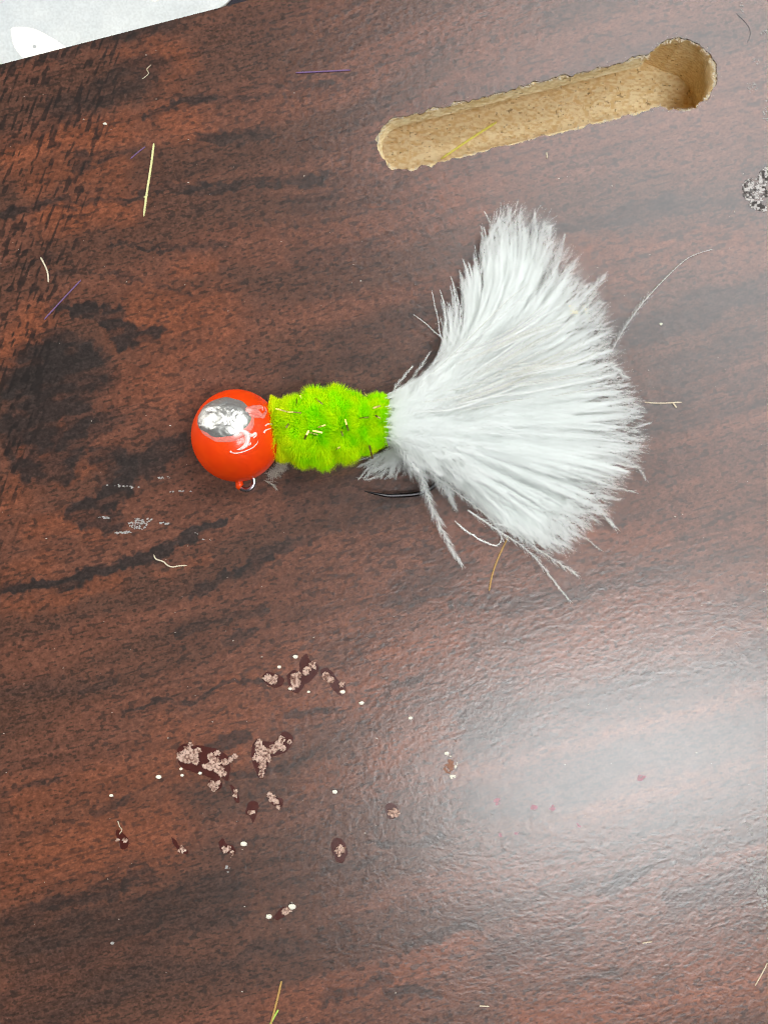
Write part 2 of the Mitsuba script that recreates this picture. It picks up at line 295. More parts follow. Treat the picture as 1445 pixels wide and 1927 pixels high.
# laminate flakes: (outline px), pale fibre patches (centre px, radius px, squash, angle)
CHIPS = [
    ([(495, 1272), (505, 1264), (520, 1270), (532, 1278), (530, 1289), (518, 1294), (506, 1288), (498, 1281)], [(505, 1276, 9, .8), (513, 1281, 9, .8), (518, 1275, 6, 1), (498, 1275, 4, 1)]),
    ([(542, 1272), (553, 1262), (566, 1268), (571, 1284), (566, 1300), (556, 1304), (546, 1292)], [(555, 1276, 10, 1), (557, 1286, 10, .9), (551, 1294, 5, 1), (562, 1270, 6, 1)]),
    ([(566, 1264), (566, 1245), (577, 1230), (584, 1244), (596, 1250), (596, 1262), (586, 1280), (576, 1286), (568, 1278)], [(588, 1250, 6, 1), (580, 1259, 7, .8), (575, 1265, 6, 1), (591, 1256, 4, 1)]),
    ([(602, 1262), (616, 1257), (627, 1268), (634, 1280), (648, 1288), (647, 1302), (640, 1308), (628, 1298), (618, 1284), (608, 1272)], [(614, 1272, 8, 1), (622, 1279, 8, .9), (643, 1287, 5, 1), (644, 1302, 5, 1), (640, 1291, 3, 1)]),
    ([(334, 1412), (346, 1400), (362, 1404), (378, 1404), (388, 1408), (404, 1408), (420, 1416), (430, 1428), (432, 1456), (428, 1468), (418, 1462), (396, 1462), (380, 1454), (360, 1450), (340, 1440)],
     [(343, 1423, 11, 1), (354, 1413, 11, .9), (362, 1422, 12, 1), (352, 1430, 9, .8), (372, 1412, 7, .8), (369, 1433, 7, 1), (398, 1424, 9, .9), (405, 1436, 12, 1), (396, 1442, 10, .9), (412, 1448, 10, .8), (424, 1434, 8, .9), (433, 1430, 6, .8), (442, 1424, 6, .8), (419, 1456, 8, .8), (358, 1402, 4, 1.4), (409, 1417, 6, 1), (387, 1441, 6, 1)]),
    ([(478, 1402), (484, 1390), (494, 1394), (514, 1396), (528, 1386), (534, 1376), (546, 1380), (552, 1390), (548, 1404), (538, 1414), (524, 1418), (508, 1426), (503, 1442), (494, 1464), (484, 1456), (478, 1440), (474, 1420)],
     [(487, 1399, 7, 1.4), (490, 1410, 11, 1), (488, 1424, 11, 1), (500, 1416, 11, 1), (494, 1440, 9, 1.1), (492, 1456, 6, 1.3), (513, 1410, 10, .9), (524, 1402, 10, .9), (530, 1392, 7, 1.2), (532, 1408, 6, 1), (545, 1396, 4, 1.2), (504, 1428, 7, 1), (478, 1427, 4, 1)]),
    ([(392, 1474), (402, 1464), (414, 1468), (417, 1478), (408, 1486), (398, 1484)], [(398, 1476, 8, 1), (405, 1480, 7, 1), (411, 1473, 5, 1), (402, 1486, 4, 1)]),
    ([(434, 1478), (440, 1484), (448, 1494), (449, 1508), (443, 1506), (438, 1494)], [(443, 1495, 4, 1.3), (444, 1489, 4, 1)]),
    ([(468, 1514), (474, 1509), (486, 1512), (484, 1526), (480, 1542), (476, 1548), (470, 1536), (464, 1530)], [(472, 1530, 5, .9), (477, 1528, 4, 1)]),
    ([(503, 1490), (512, 1492), (522, 1502), (530, 1506), (526, 1520), (514, 1514), (506, 1508)], [(508, 1497, 6, 1.2), (512, 1504, 7, .9), (519, 1509, 6, 1), (523, 1519, 4, 1), (515, 1500, 5, 1)]),
    ([(218, 1570), (222, 1563), (230, 1570), (242, 1580), (238, 1594), (230, 1596), (226, 1584)], [(221, 1581, 3.5, 1), (236, 1581, 5, 1)]),
    ([(323, 1576), (330, 1582), (338, 1594), (352, 1600), (350, 1606), (338, 1600), (328, 1590)], [(341, 1596, 5, .9), (346, 1600, 5, 1), (338, 1601, 3, 1)]),
    ([(412, 1586), (420, 1578), (426, 1588), (438, 1594), (440, 1606), (428, 1604), (416, 1598)], [(425, 1600, 6, .8), (431, 1595, 4, 1.2), (437, 1605, 4, 1), (421, 1595, 4, 1)]),
    ([(624, 1588), (630, 1577), (644, 1580), (650, 1594), (652, 1608), (644, 1622), (632, 1620), (626, 1604)], [(636, 1602, 6, 1), (641, 1594, 6, .8), (646, 1601, 4, 1), (638, 1609, 4, 1), (648, 1597, 3, 1)]),
    ([(514, 1727), (522, 1718), (534, 1708), (542, 1712), (536, 1722), (524, 1732)], [(537, 1716, 8, .8), (545, 1711, 6, 1)]),
    ([(724, 1518), (732, 1513), (742, 1516), (748, 1526), (740, 1540), (730, 1534)], [(735, 1530, 6, .9), (742, 1526, 6, .9), (748, 1529, 5, .8), (739, 1536, 4, 1), (746, 1535, 4, 1)]),
]
lam_poly = OUT.buffer(0).difference(ragged(opening, .0024, .0022, 3, 4))
holes = []
for q, (o, _) in enumerate(CHIPS):
    sp = smooth_path(np.array(o + [o[0]], float), 40)
    holes.append(ragged(Polygon(P2(sp)).buffer(.0008), .0011, .0022, 40 + q))
for h in holes: lam_poly = lam_poly.difference(h)
if lam_poly.geom_type != 'Polygon': lam_poly = max(lam_poly.geoms, key=lambda g: g.area)
lam = extrude(lam_poly, -LAM, 0)
add('laminate_face', lam, 'm_wood', board)
R = rng(4)
for q, ((o, pt), h) in enumerate(zip(CHIPS, holes)):
    ck = add('chip', extrude(h.buffer(.0012), -LAM + .0002, -.0009), 'm_flake', board)
    ms = []
    for cx, cy, r, sq in pt:
        for g in range(max(5, int(r * r * .95))):
            an, rr = R.rand() * 6.28, r * .85 * math.sqrt(R.rand())
            rad = S * (.8 + 1.3 * R.rand())
            c = W(cx + rr * math.cos(an), cy + rr * sq * math.sin(an), .0004)
            lm_ = lump((0, 0, 0), rad, q * 90 + len(ms), 0, (R.uniform(1, 2.1), R.uniform(.6, 1.0), R.uniform(.4, .9)), .6)
            lm_.apply_transform(trimesh.transformations.rotation_matrix(R.rand() * 6.28, [0, 0, 1])); lm_.apply_translation(c); ms.append(lm_)
    add('bare_fibre', cat(ms), 'm_bare_fibre', ck, smooth=False, kind='stuff')

# frayed fibres around the slot
R = rng(8)
ring = opening.exterior; n = 1500
tt = R.rand(n) * ring.length
c = np.array([ring.interpolate(t).coords[0] for t in tt]); c2 = np.array([ring.interpolate((t + .0015) % ring.length).coords[0] for t in tt])
tg = nrm(c2 - c); nn = np.stack([tg[:, 1], -tg[:, 0]], 1)
inh = np.linalg.norm(c - a1, axis=1) < 78 * S
up = (c[:, 1] > np.interp(c[:, 0], [a0[0], a1[0]], [a0[1], a1[1]]))
ln = np.where(inh, .0050, .0030) * (.5 + R.rand(n)); keep = inh | up | (R.rand(n) < .35)
d = nn * R.uniform(-.5, .9, (n, 1)) + tg * R.uniform(-1, 1, (n, 1)); d = nrm(d)
p0 = np.c_[c - nn * .001, np.full(n, -.004)]; p2 = np.c_[c + d * ln[:, None], R.uniform(-.002, .0012, n)]; p1 = (p0 + p2) / 2 + [0, 0, .0008]
sd = nrm(np.cross(p2 - p0, [0, 0, 1.0]))
v, f = blades(p0[keep], p1[keep], p2[keep], .0012 * (.6 + .8 * R.rand(keep.sum())), sd[keep])
add('torn_edge', (v, f), 'm_torn', board, kind='stuff')
# loose fibres on the slot floor
R = rng(9); ms = []
fl = under.buffer(-.004)
n = 260; u = R.rand(n); off = R.uniform(-.036, .036, n)
dirn = (a1 - a0) / np.linalg.norm(a1 - a0); prp = np.array([-dirn[1], dirn[0]])
c = a0 + u[:, None] * (a1 - a0) + off[:, None] * prp
an = R.rand(n) * 6.28; L = R.uniform(.004, .013, n)
e = np.stack([np.cos(an), np.sin(an)], 1) * L[:, None]
p0 = np.c_[c - e / 2, np.full(n, -deep + .0008)]; p2 = np.c_[c + e / 2, np.full(n, -deep + .0012)]; p1 = np.c_[c + R.normal(0, .0012, (n, 2)), -deep + .001 + .0015 * R.rand(n)]
v, f = blades(p0, p1, p2, .0009, nrm(np.cross(p2 - p0, [0, 0, 1.0])))
add('slot_fibre', (v, f), 'm_mdf_fibre', board, kind='stuff')
# worn, scuffed spots: crumbling relief standing on the face
def scuff(name, spots, mat, seed, n, size, parent=board, flat=.5, kind='stuff', **kw):
    R = rng(seed); ms = []
    for x, y, rx, ry, a, k in spots:
        for g in range(int(n * k)):
            t, rr = R.rand() * 6.28, math.sqrt(R.rand())
            dx, dy = rr * rx * math.cos(t), rr * ry * math.sin(t)
            ca, sa = math.cos(math.radians(a)), math.sin(math.radians(a))
            r = size * S * (.4 + R.rand())
            ms.append(lump(W(x + dx * ca - dy * sa, y + dx * sa + dy * ca, .0004), r, seed * 50 + g, 1, (1 + .8 * R.rand(), 1, flat), .55))
    return add(name, cat(ms), mat, parent, kind=kind, **kw)
scuff('scuff', [(1420, 358, 26, 22, 20, 1), (1437, 330, 9, 16, 20, .5), (1425, 388, 18, 8, 20, .5)], 'm_crumble', 31, 170, 1.7)
scuff('scuff', [(1425, 1655, 14, 22, 0, .8), (1436, 1702, 8, 10, 0, .5), (1412, 1618, 8, 4, 0, .4), (1410, 1560, 6, 14, -30, .3), (1432, 1680, 8, 12, 0, .5)], 'm_scuff', 32, 46, 1.7)
scuff('scuff', [(262, 988, 20, 9, 0, 1), (310, 985, 8, 4, 0, .25), (270, 978, 18, 4, 0, .3), (196, 974, 10, 2, 0, .2), (232, 1002, 16, 2, -4, .5)], 'm_scuff', 33, 60, 1.15)
scuff('scuff', [(1412, 165, 12, 10, 0, .6), (1438, 62, 8, 6, 0, .4), (1395, 20, 4, 16, 0, .3), (1440, 215, 5, 26, 0, .6), (1422, 115, 6, 8, 0, .2)], 'm_scuff', 34, 34, 1.1)
scuff('scuff', [(235, 915, 34, 3, 4, .6), (310, 898, 14, 4, -10, .5), (345, 925, 26, 2, 0, .3), (380, 1010, 20, 4, 25, .25), (430, 1636, 4, 8, -20, .3)], 'm_scuff', 35, 24, 1.2)
scuff('paint_speck', [(935, 1508, 8, 6, 30, 1), (1005, 1520, 7, 6, 30, .8), (1040, 1521, 5, 5, 0, .5), (1207, 1463, 6, 7, 30, 1), (942, 1570, 5, 4, 0, .4), (972, 1568, 4, 4, 0, .3), (1088, 1553, 3, 3, 0, .2)], 'm_pink', 36, 22, 1.5, flat=.18)
scuff('chip', [(844, 1445, 8, 10, 10, 1), (848, 1434, 4, 6, 0, .4)], 'm_brown_chip', 37, 34, 1.7)
scuff('bare_fibre', [(843, 1420, 6, 2, 40, .4), (858, 1440, 2, 7, 10, .5), (852, 1462, 4, 4, 0, .4)], 'm_white', 38, 18, 1.6)

# ------------------------------------------------------------------ the jig
jig = thing('fishing_jig', 'fishing jig with orange ball head, lime chenille body and fluffy white feather tail', 'fishing lure')
# --- head: a slightly egg-shaped painted ball
BR = np.array([.0508, .0522, .0495])
hz = .0500
hc = W(445.5, 820, hz)
def on_head(px, py, lift=1.0):
    """Point of the head's upper surface over plan pixel offsets from its centre (head pixels, 83 px radius)."""
    x, y = (np.asarray(px, float) - 445.5) / 82.0, -(np.asarray(py, float) - 820) / 86.0
    z = np.sqrt(np.maximum(1 - x * x - y * y, 0.0))
    return hc + np.stack([x, y, z], -1) * BR * lift
m = trimesh.creation.icosphere(6)
v = m.vertices * (1 + .014 * (meshkit.noise(m.vertices * 1.7 + 3, 2)[:, None] - .5))
ball = trimesh.Trimesh(v * BR + hc, m.faces, process=False)
hd = add('head', ball, 'm_orange', jig, smooth=True, label='glossy orange painted ball head with a silver patch')
# --- silver foil patch: a low dome let into the paint
def cap(pc, ax, lift, amp, seed, nr=46, na=120, rag=.05):
    """Domed patch on the head: plan centre pc (px), semi-axes ax (px), lift above the surface."""
    th = np.linspace(0, 2 * np.pi, na, endpoint=False); rr = np.linspace(0, 1, nr)
    edge = 1 + rag * (meshkit.noise(np.c_[np.cos(th) * 3, np.sin(th) * 3, th * 0 + seed], seed) - .5) * 2
    g = rr[:, None] * edge[None]
    X = pc[0] + ax[0] * g * np.cos(th + .35)[None]; Y = pc[1] + ax[1] * g * np.sin(th + .35)[None]
    Pn = on_head(X.ravel(), Y.ravel(), 1.0); nn = nrm((Pn - hc) / BR ** 2)
    h = lift * (1 - rr ** 4)[:, None] * np.ones(na)[None] - .0012 * (rr ** 8)[:, None]
    rel = (meshkit.fbm(Pn * 70, 3, seed) - .5) * amp * (1 - np.repeat(rr, na) ** 6)
    v = Pn + nn * (h.ravel() + rel)[:, None]
    i, j = np.meshgrid(np.arange(nr - 1), np.arange(na), indexing='ij')
    q = np.stack([i * na + j, i * na + (j + 1) % na, (i + 1) * na + (j + 1) % na, (i + 1) * na + j], -1).reshape(-1, 4)
    f = np.vstack([q[:, [0, 1, 2]], q[:, [0, 2, 3]]])[:, ::-1]
    return v, f
add('clear_rim', cap((436, 797), (56, 45), .0012, .0008, 3, rag=.04), 'm_clear_rim', hd, smooth=True)
add('foil_patch', cap((432, 792), (53, 41), .0030, .0010, 5, rag=.03), 'm_foil', hd, smooth=True, label='crinkled silver foil patch on the orange head')
def reflection_streak(pts, rad, n=24, flat=.45):  # window reflections in the clear coat, modelled as raised pale streaks
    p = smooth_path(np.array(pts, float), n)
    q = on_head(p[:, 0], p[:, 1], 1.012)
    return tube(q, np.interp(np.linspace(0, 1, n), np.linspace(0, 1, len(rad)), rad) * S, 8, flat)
gl = [reflection_streak([(421, 812), (425, 803), (433, 799), (441, 802), (448, 810), (458, 815), (468, 818), (474, 824)], [1.2, 2, 2.2, 2.4, 2.8, 3.2, 4.2], 30),
      reflection_streak([(468, 818), (474, 824), (474, 834), (471, 842), (463, 848), (456, 850)], [4, 5.4, 4.2, 4, 2.6, .6]),
      reflection_streak([(474, 823), (482, 824), (487, 820), (488, 824), (484, 829)], [4.6, 3, 2, 2, 1]), reflection_streak([(472, 838), (478, 840), (480, 837)], [3.4, 2.4, .8])]
add('modelled_reflection', cat(gl), 'm_reflection_pale', hd, smooth=50)
gl = [reflection_streak([(470, 780), (480, 782), (490, 784), (498, 790), (500, 786), (503, 779), (500, 770)], [7, 8, 7, 4, 3.4, 2, 1], 30), reflection_streak([(476, 776), (486, 774), (495, 772), (498, 778)], [4, 5, 4, 1.2]), reflection_streak([(476, 788), (486, 790), (494, 791)], [3, 3, 1.5])]
add('modelled_reflection', cat(gl), 'm_clear_rim', hd, smooth=50)  # pinkish reflection streaks, modelled in the colour of the rim
add('modelled_reflection', cat([reflection_streak([(444, 855), (456, 856), (470, 852), (482, 846), (490, 838), (492, 833)], [.4, 1, .9, .9, 1, .4]), reflection_streak([(444, 853), (447, 853.5)], [1.6, .8]), reflection_streak([(501, 819), (504, 814), (512, 810)], [2, 1.2, .6]), reflection_streak([(503, 806), (508, 802), (516, 802)], [1.4, 1.2, .6])]), 'm_reflection_pale', hd, smooth=50)
# --- hook eye at the lower side of the head
ez = .047
er = smooth_path(np.array([W(449, 893, ez), W(449, 905, ez), W(453, 915, ez), W(463, 920, ez + .001), W(473, 916, ez + .002), W(478.5, 906, ez + .002), W(476, 896, ez + .002), W(471, 890, ez)]), 40)
add('hook_eye', tube(er + [0, -2.5 * S, 0], 4.6 * S, 10), 'm_steel', jig, smooth=40, label='silver wire hook eye at the lower edge of the head')
st = np.array([W(450, 888, ez), W(449.5, 896, ez), W(450, 906, ez), W(452, 916, ez), W(455, 918, ez)])
R = rng(3)
paint = cat([tube(smooth_path(st, 16), np.array([5.4, 5, 4.8, 4.6, 4.4, 4.2, 4.1, 4, 3.9, 3.8, 3.9, 4.1, 4.2, 4, 3.2, 2]) * 1.8 * S, 10), tube(smooth_path(np.array([W(471, 886, ez), W(474, 894, ez + .001), W(476, 899, ez + .001)]), 8), np.array([6, 5.2, 4.8, 4.4, 4, 3.6, 3.4, 2.4]) * S, 10),
             lump(W(460, 890, ez - .004), 9 * S, 4, 3, (1.6, .8, .8), .12)])
add('painted_collar', paint, 'm_orange', jig, smooth=50)
# --- hook: dark wire, shank hidden in the body, bend under the feathers
hp = smooth_path(np.array([W(500, 822, .050), W(620, 808, .050), W(740, 800, .048), W(850, 815, .044), W(885, 845, .034), W(872, 880, .020), W(832, 902, .014), W(795, 927, .013), W(740, 933, .016), W(712, 930, .020), W(685, 924, .029)]), 90)
hr = np.interp(np.linspace(0, 1, 90), [0, .82, .9, .97, 1], [4.2, 4.2, 3.9, 2.2, .5]) * S
add('hook', tube(hp, hr, 10), 'm_black_nickel', jig, smooth=40, label='black steel hook with its point bare below the feathers')

# --- chenille body
def body_at(u):
    """Centre line (px), radius (px) of the body at u in [0, 1]."""
    x = 512 + 214 * u
    top = np.interp(x, [505, 520, 560, 590, 615, 640, 668, 682, 700, 728], [752, 748, 744, 735, 728, 732, 742, 746, 741, 741])
    bot = np.interp(x, [505, 520, 540, 565, 590, 618, 640, 665, 690, 712, 728], [842, 860, 870, 879, 880, 879, 870, 866, 860, 854, 840])
    return x, (top + bot) / 2, (bot - top) / 2
nu, na = 120, 64
uu = np.linspace(0, 1, nu); th = np.linspace(0, 2 * np.pi, na, endpoint=False)
bx, by, br = body_at(uu)
bz = .049
wrap = lambda u, t: .5 + .5 * np.cos(2 * np.pi * (u * 5.2 - t / (2 * np.pi)) + .6)
def body_point(u, t, k=1.0):
    x, y, r = body_at(u)
    rr = r * (.70 + .10 * wrap(u, t)) * k
    Z = bz + np.sin(t) * rr * S * .86
    return np.stack([(x - CX) * S * (H - bz) / H, ((CY - y) + np.cos(t) * rr) * S * (H - bz) / H, Z], -1)
U, TH = np.meshgrid(uu, th, indexing='ij')
bp = body_point(U.ravel(), TH.ravel(), .9)
i, j = np.meshgrid(np.arange(nu - 1), np.arange(na), indexing='ij')
q = np.stack([i * na + j, i * na + (j + 1) % na, (i + 1) * na + (j + 1) % na, (i + 1) * na + j], -1).reshape(-1, 4)
bd = add('body', (bp, np.vstack([q[:, [0, 1, 2]], q[:, [0, 2, 3]]])), 'm_chenille_core', jig, smooth=True, label='fuzzy lime green chenille body flecked with gold')
R = rng(21); n = 80000
u, t = R.rand(n), R.rand(n) * 2 * np.pi
p0 = body_point(u, t, .88)
ctr = np.stack([p0[:, 0], (CY - body_at(u)[1]) * S * (H - bz) / H, np.full(n, bz)], 1)
out = nrm(p0 - ctr)
ph = (u * 5.2 - t / (2 * np.pi) + .6 / (2 * np.pi)) % 1.0; ph = np.where(ph > .5, ph - 1, ph)        # fibres splay away from each wrap's thread
clump = nrm(np.stack([meshkit.noise(p0 * 95 + k * 9.1, 60 + k) - .5 for k in range(3)], 1))
d = nrm(out + np.array([1.0, 0, 0]) * (ph * 1.5)[:, None] + .42 * clump + R.normal(0, .22, (n, 3)))
d = np.where(((u < .06)[:, None]) & (d[:, :1] < 0), d * [.3, 1, 1], d); d = nrm(d)
r0 = body_at(u)[2] * S
L = r0 * (.30 + .13 * wrap(u, t)) * R.uniform(.65, 1.12, n) * (.62 + .80 * meshkit.noise(p0 * 52, 7))
p2 = p0 + d * L[:, None] + np.array([0, 0, -1]) * (L * .08)[:, None]
p2[:, 2] = np.maximum(p2[:, 2], .0012)
p1 = p0 + d * (L * .5)[:, None] + R.normal(0, .0009, (n, 3)); p1[:, 2] = np.maximum(p1[:, 2], .001)
sd = nrm(np.cross(d, R.normal(0, 1, (n, 3))))
v, f = blades(p0, p1, p2, .00085 * R.uniform(.7, 1.4, n), sd)
add('chenille_fuzz', (v, f), 'm_chenille', bd, kind='stuff')
# gold tinsel flecks in the chenille
TIN = [(518, 768, 540, 775), (538, 775, 568, 778), (558, 745, 557, 760), (592, 748, 608, 762), (560, 735, 566, 748), (684, 735, 690, 742), (702, 768, 716, 763), (676, 788, 694, 786), (706, 782, 716, 788),
       (574, 828, 583, 812), (590, 812, 608, 816), (600, 806, 614, 802), (643, 812, 646, 822), (650, 790, 656, 812), (695, 838, 701, 862), (632, 846, 640, 842), (583, 815, 600, 820), (545, 798, 540, 806)]
R = rng(22)
def body_top(px, py, k):
    u_ = (px - 512) / 214; x, y, r = body_at(np.array([u_])); dy = np.clip((y[0] - py) / r[0], -.93, .93)
    return W(px, py, 0)[:2] * (H - bz - .03) / H, bz + math.sqrt(1 - dy * dy) * r[0] * S * k
for x0, y0, x1, y1 in TIN:
    (A, za), (B, zb) = body_top(x0, y0, .94), body_top(x1, y1, .99)
    a, b = np.array([*A, za]), np.array([*B, zb]); md = (a + b) / 2 + [0, 0, .002]
    s_ = nrm(np.cross(b - a, [0, 0, 1.0])); w = 1.5 * S * (.6 + .6 * R.rand())
    tilt = np.array([0, 0, R.uniform(-.6, .6)]); s_ = nrm(s_ + tilt); up_ = nrm(np.cross(b - a, s_)) * .0004
    vv = np.array([a - s_ * w, a + s_ * w, md - s_ * w, md + s_ * w, b - s_ * w, b + s_ * w]); vv = np.vstack([vv, vv + up_])
    ff = []
    for o in (0, 2): ff += [[o, o + 1, o + 3], [o, o + 3, o + 2], [o + 6, o + 9, o + 7], [o + 6, o + 8, o + 9], [o, o + 2, o + 8], [o, o + 8, o + 6], [o + 1, o + 7, o + 9], [o + 1, o + 9, o + 3]]
    add('tinsel_fleck', (vv, np.array(ff)), 'm_tinsel', bd)

# --- feather tail (marabou): barbs with barbules
def barb_curves(base, tip, zb, zt, lean, sag, n=26):
    """Curves (k, n, 3) from base to tip (k x 2, px), leaving along +x by lean, heights zb -> zt."""
    k = len(base); t = np.linspace(0, 1, n)[None, :, None]
    dv = tip - base; L = np.linalg.norm(dv, axis=1, keepdims=True)
    c1 = base + L * (.34 + .14 * np.clip(sag, 0, .3) / .3)[:, None] * nrm(np.array([[1.0, 0]]) * lean[:, None] + nrm(dv) * (1 - lean[:, None]))
    c2 = base + dv * .72 + np.stack([-dv[:, 1], dv[:, 0]], 1) * sag[:, None]
    q = (1 - t) ** 3 * base[:, None] + 3 * (1 - t) ** 2 * t * c1[:, None] + 3 * (1 - t) * t * t * c2[:, None] + t ** 3 * tip[:, None]
    tz = t[..., 0]
    z = zb[:, None] * (1 - tz) ** 1.4 + zt[:, None] * (1 - (1 - tz) ** 1.4)
    return W(q[..., 0], q[..., 1], z)
def feather_mesh(C, nb, lmax, R, width=1.0, angle=(28, 52), bare=None, stem=.9, tipl=.32, start=.03, both=True, flat=.28, taper=False):
    """Barbules along each curve C (k, n, 3): one mesh (v, f)."""
    k, n, _ = C.shape
    tt = (start + (1 - start) * (np.arange(nb)[None] + R.rand(k, nb)) / nb)
    x = tt * (n - 1); i = np.minimum(x.astype(int), n - 2); fr = (x - i)[..., None]
    ki = np.arange(k)[:, None]
    p = C[ki, i] * (1 - fr) + C[ki, i + 1] * fr
    tg = nrm(C[ki, i + 1] - C[ki, i])
    side = np.where(R.rand(k, nb, 1) < .5, 1.0, -1.0) if both else 1.0
    lat = nrm(np.cross(tg, [0, 0, 1.0])) * side
    rot = R.normal(0, flat, (k, nb, 1)); upv = np.cross(lat, tg); upv = np.where(upv[..., 2:] < 0, -upv, upv)
    lat = lat * np.cos(rot) + upv * np.sin(rot)
    al = np.radians(R.uniform(*angle, (k, nb, 1))) * np.interp(tt, [0, .6, 1], [1, .85, .45])[..., None]
    prof = np.interp(tt, [0, .12, .6, .9, 1], [.55, 1, 1, .75, tipl])
    L = (lmax * S * R.uniform(.6, 1.15, (k, nb)) * prof)[..., None]
    d1 = nrm(tg * np.cos(al) + lat * np.sin(al)); al2 = al * R.uniform(.3, .75, (k, nb, 1)); d2 = nrm(tg * np.cos(al2) + lat * np.sin(al2))
    p1 = p + d1 * L * .5; p2 = p1 + d2 * L * .5 + np.array([0, 0, -.05]) * L
    keep = np.ones((k, nb), bool) if bare is None else tt < bare[:, None]
    for a_ in (p1, p2): a_[..., 2] = np.maximum(a_[..., 2], .0010)
    sdv = nrm(np.cross(d1, upv + R.normal(0, .12, upv.shape)))
    v, f = blades(p[keep], p1[keep], p2[keep], width * S * R.uniform(.6, 1.2, keep.sum()), sdv[keep])
    if stem:
        # the barb's own shaft, a flat ribbon
        tg = nrm(np.gradient(C, axis=1)); s_ = nrm(np.cross(tg, [0, 0, 1.0])); w = (stem * S * (np.sin(np.pi * np.linspace(.03, .97, n)) ** .8 if taper else np.linspace(1.0, .45, n)))[None, :, None] / 2
        vv = np.stack([C - s_ * w, C + s_ * w], 2).reshape(-1, 3)
        o = (np.arange(k) * n * 2)[:, None] + (np.arange(n - 1) * 2)[None]; o = o.ravel()
        ff = np.vstack([np.stack([o, o + 1, o + 3], 1), np.stack([o, o + 3, o + 2], 1)])
        f = np.vstack([f, ff + len(v)]); v = np.vstack([v, vv])
    return v, f

tail = key_of(jig + '__tail')
say(tail, 'fluffy fan-shaped tail of white downy feathers')
RIM = np.array([(932, 420), (948, 402), (985, 402), (1036, 420), (1056, 468), (1092, 512), (1122, 560), (1142, 612), (1150, 665), (1168, 715), (1195, 755), (1200, 800), (1198, 850), (1178, 895), (1150, 918), (1140, 955), (1120, 975), (1095, 1002), (1060, 1028), (1015, 1020), (975, 1005)], float)
rd = np.concatenate([[0], np.cumsum(np.linalg.norm(np.diff(RIM, axis=0), axis=1))]); rd /= rd[-1]
def rim(s): return np.stack([np.interp(s, rd, RIM[:, 0]), np.interp(s, rd, RIM[:, 1])], 1)
R = rng(77)
def bundle(n, s, reach, zb, zt, by=None):
    b = np.stack([R.uniform(722, 742, n), 792 + (s - .5) * 78 + R.normal(0, 7, n)], 1) if by is None else by
    tp = b + (rim(s) - b) * reach[:, None] + R.normal(0, 10, (n, 2))
    lean = np.interp(s, [0, .2, .5, .8, 1], [.75, .5, .3, .55, .62]) + R.normal(0, .06, n)
    sag = np.interp(s, [0, .15, .4, .7, 1], [.30, .15, .02, -.02, -.03]) + R.normal(0, .012, n)
    return barb_curves(b, tp, zb, zt, lean, sag)
mass = []
# deep layer, middle plumes, top plumes; each plume is a clump of barbs with its own place and lift
s = np.clip(R.rand(420), .015, .95)
mass.append(feather_mesh(bundle(420, s, R.uniform(.80, 1.0, 420), R.uniform(.020, .05, 420), R.uniform(.004, .022, 420)), 320, 30, R, width=.6, angle=(20, 46)))
for q in range(26):
    sc = [.03, .07, .12, .17, .22, .27, .32, .37, .42, .47, .52, .57, .62, .67, .72, .77, .82, .10, .20, .30, .40, .50, .60, .70, .56, .80][q]
    n = 24
    s = np.clip(sc + R.normal(0, .034, n), .01, .90)
    lift = .020 + .026 * R.rand(); r0 = R.uniform(.80, 1.0)
    mass.append(feather_mesh(bundle(n, s, r0 * R.uniform(.72, 1.02, n), np.full(n, .055) + R.normal(0, .008, n), np.full(n, lift) * np.interp(sc, [0, .3, .7, 1], [.8, 1.0, 1.0, .5])), 430, 26, R, width=.5, angle=(12, 36)))
# base fluff at the tie-in
n = 150; s = .24 + R.rand(n) * .64
mass.append(feather_mesh(bundle(n, s, R.uniform(.18, .5, n), R.uniform(.03, .088, n), R.uniform(.03, .075, n)), 90, 26, R))
n = 90; s = R.uniform(0, .22, n)
mass.append(feather_mesh(bundle(n, s, R.uniform(.46, .78, n), R.uniform(.03, .06, n), R.uniform(.015, .035, n)), 150, 22, R, width=.55, angle=(14, 34)))
# sparse lower skirt
n = 84; s = R.uniform(.80, 1.0, n)
mass.append(feather_mesh(bundle(n, s, R.uniform(.75, 1.0, n), R.uniform(.02, .04, n), R.uniform(.004, .012, n)), 130, 22, R))
# wispy beard under the tie-in
n = 70
b = np.stack([R.uniform(728, 762, n), 846 + R.uniform(-6, 10, n)], 1); tp = np.stack([R.uniform(672, 775, n), R.uniform(864, 904, n)], 1)
mass.append(feather_mesh(barb_curves(b, tp, R.uniform(.02, .05, n), R.uniform(.004, .02, n), R.uniform(-.5, .3, n), R.normal(-.1, .12, n)), 34, 13, R, width=.55, stem=.8, angle=(15, 40)))
# fine hairs fringing the rim
n = 2600; s = R.uniform(.0, .97, n); b0 = np.array([735.0, 790.0])
e = rim(s); dirv = nrm(e - b0 - np.stack([np.zeros(n), (e[:, 1] - 790) * -.15], 1)); an = R.normal(0, .30, n)
dirv = np.stack([dirv[:, 0] * np.cos(an) - dirv[:, 1] * np.sin(an), dirv[:, 0] * np.sin(an) + dirv[:, 1] * np.cos(an)], 1)
st_ = b0 + (e - b0) * R.uniform(.84, .985, (n, 1)); L = R.uniform(14, 42, n)[:, None]
z0 = R.uniform(.008, .045, n)
p0 = W(st_[:, 0], st_[:, 1], z0); q1 = st_ + dirv * L * .55 + R.normal(0, 1.2, (n, 2)); q2 = st_ + dirv * L + R.normal(0, 2.5, (n, 2))
p1 = W(q1[:, 0], q1[:, 1], z0 + .001); p2 = W(q2[:, 0], q2[:, 1], np.maximum(z0 - .004, .002))
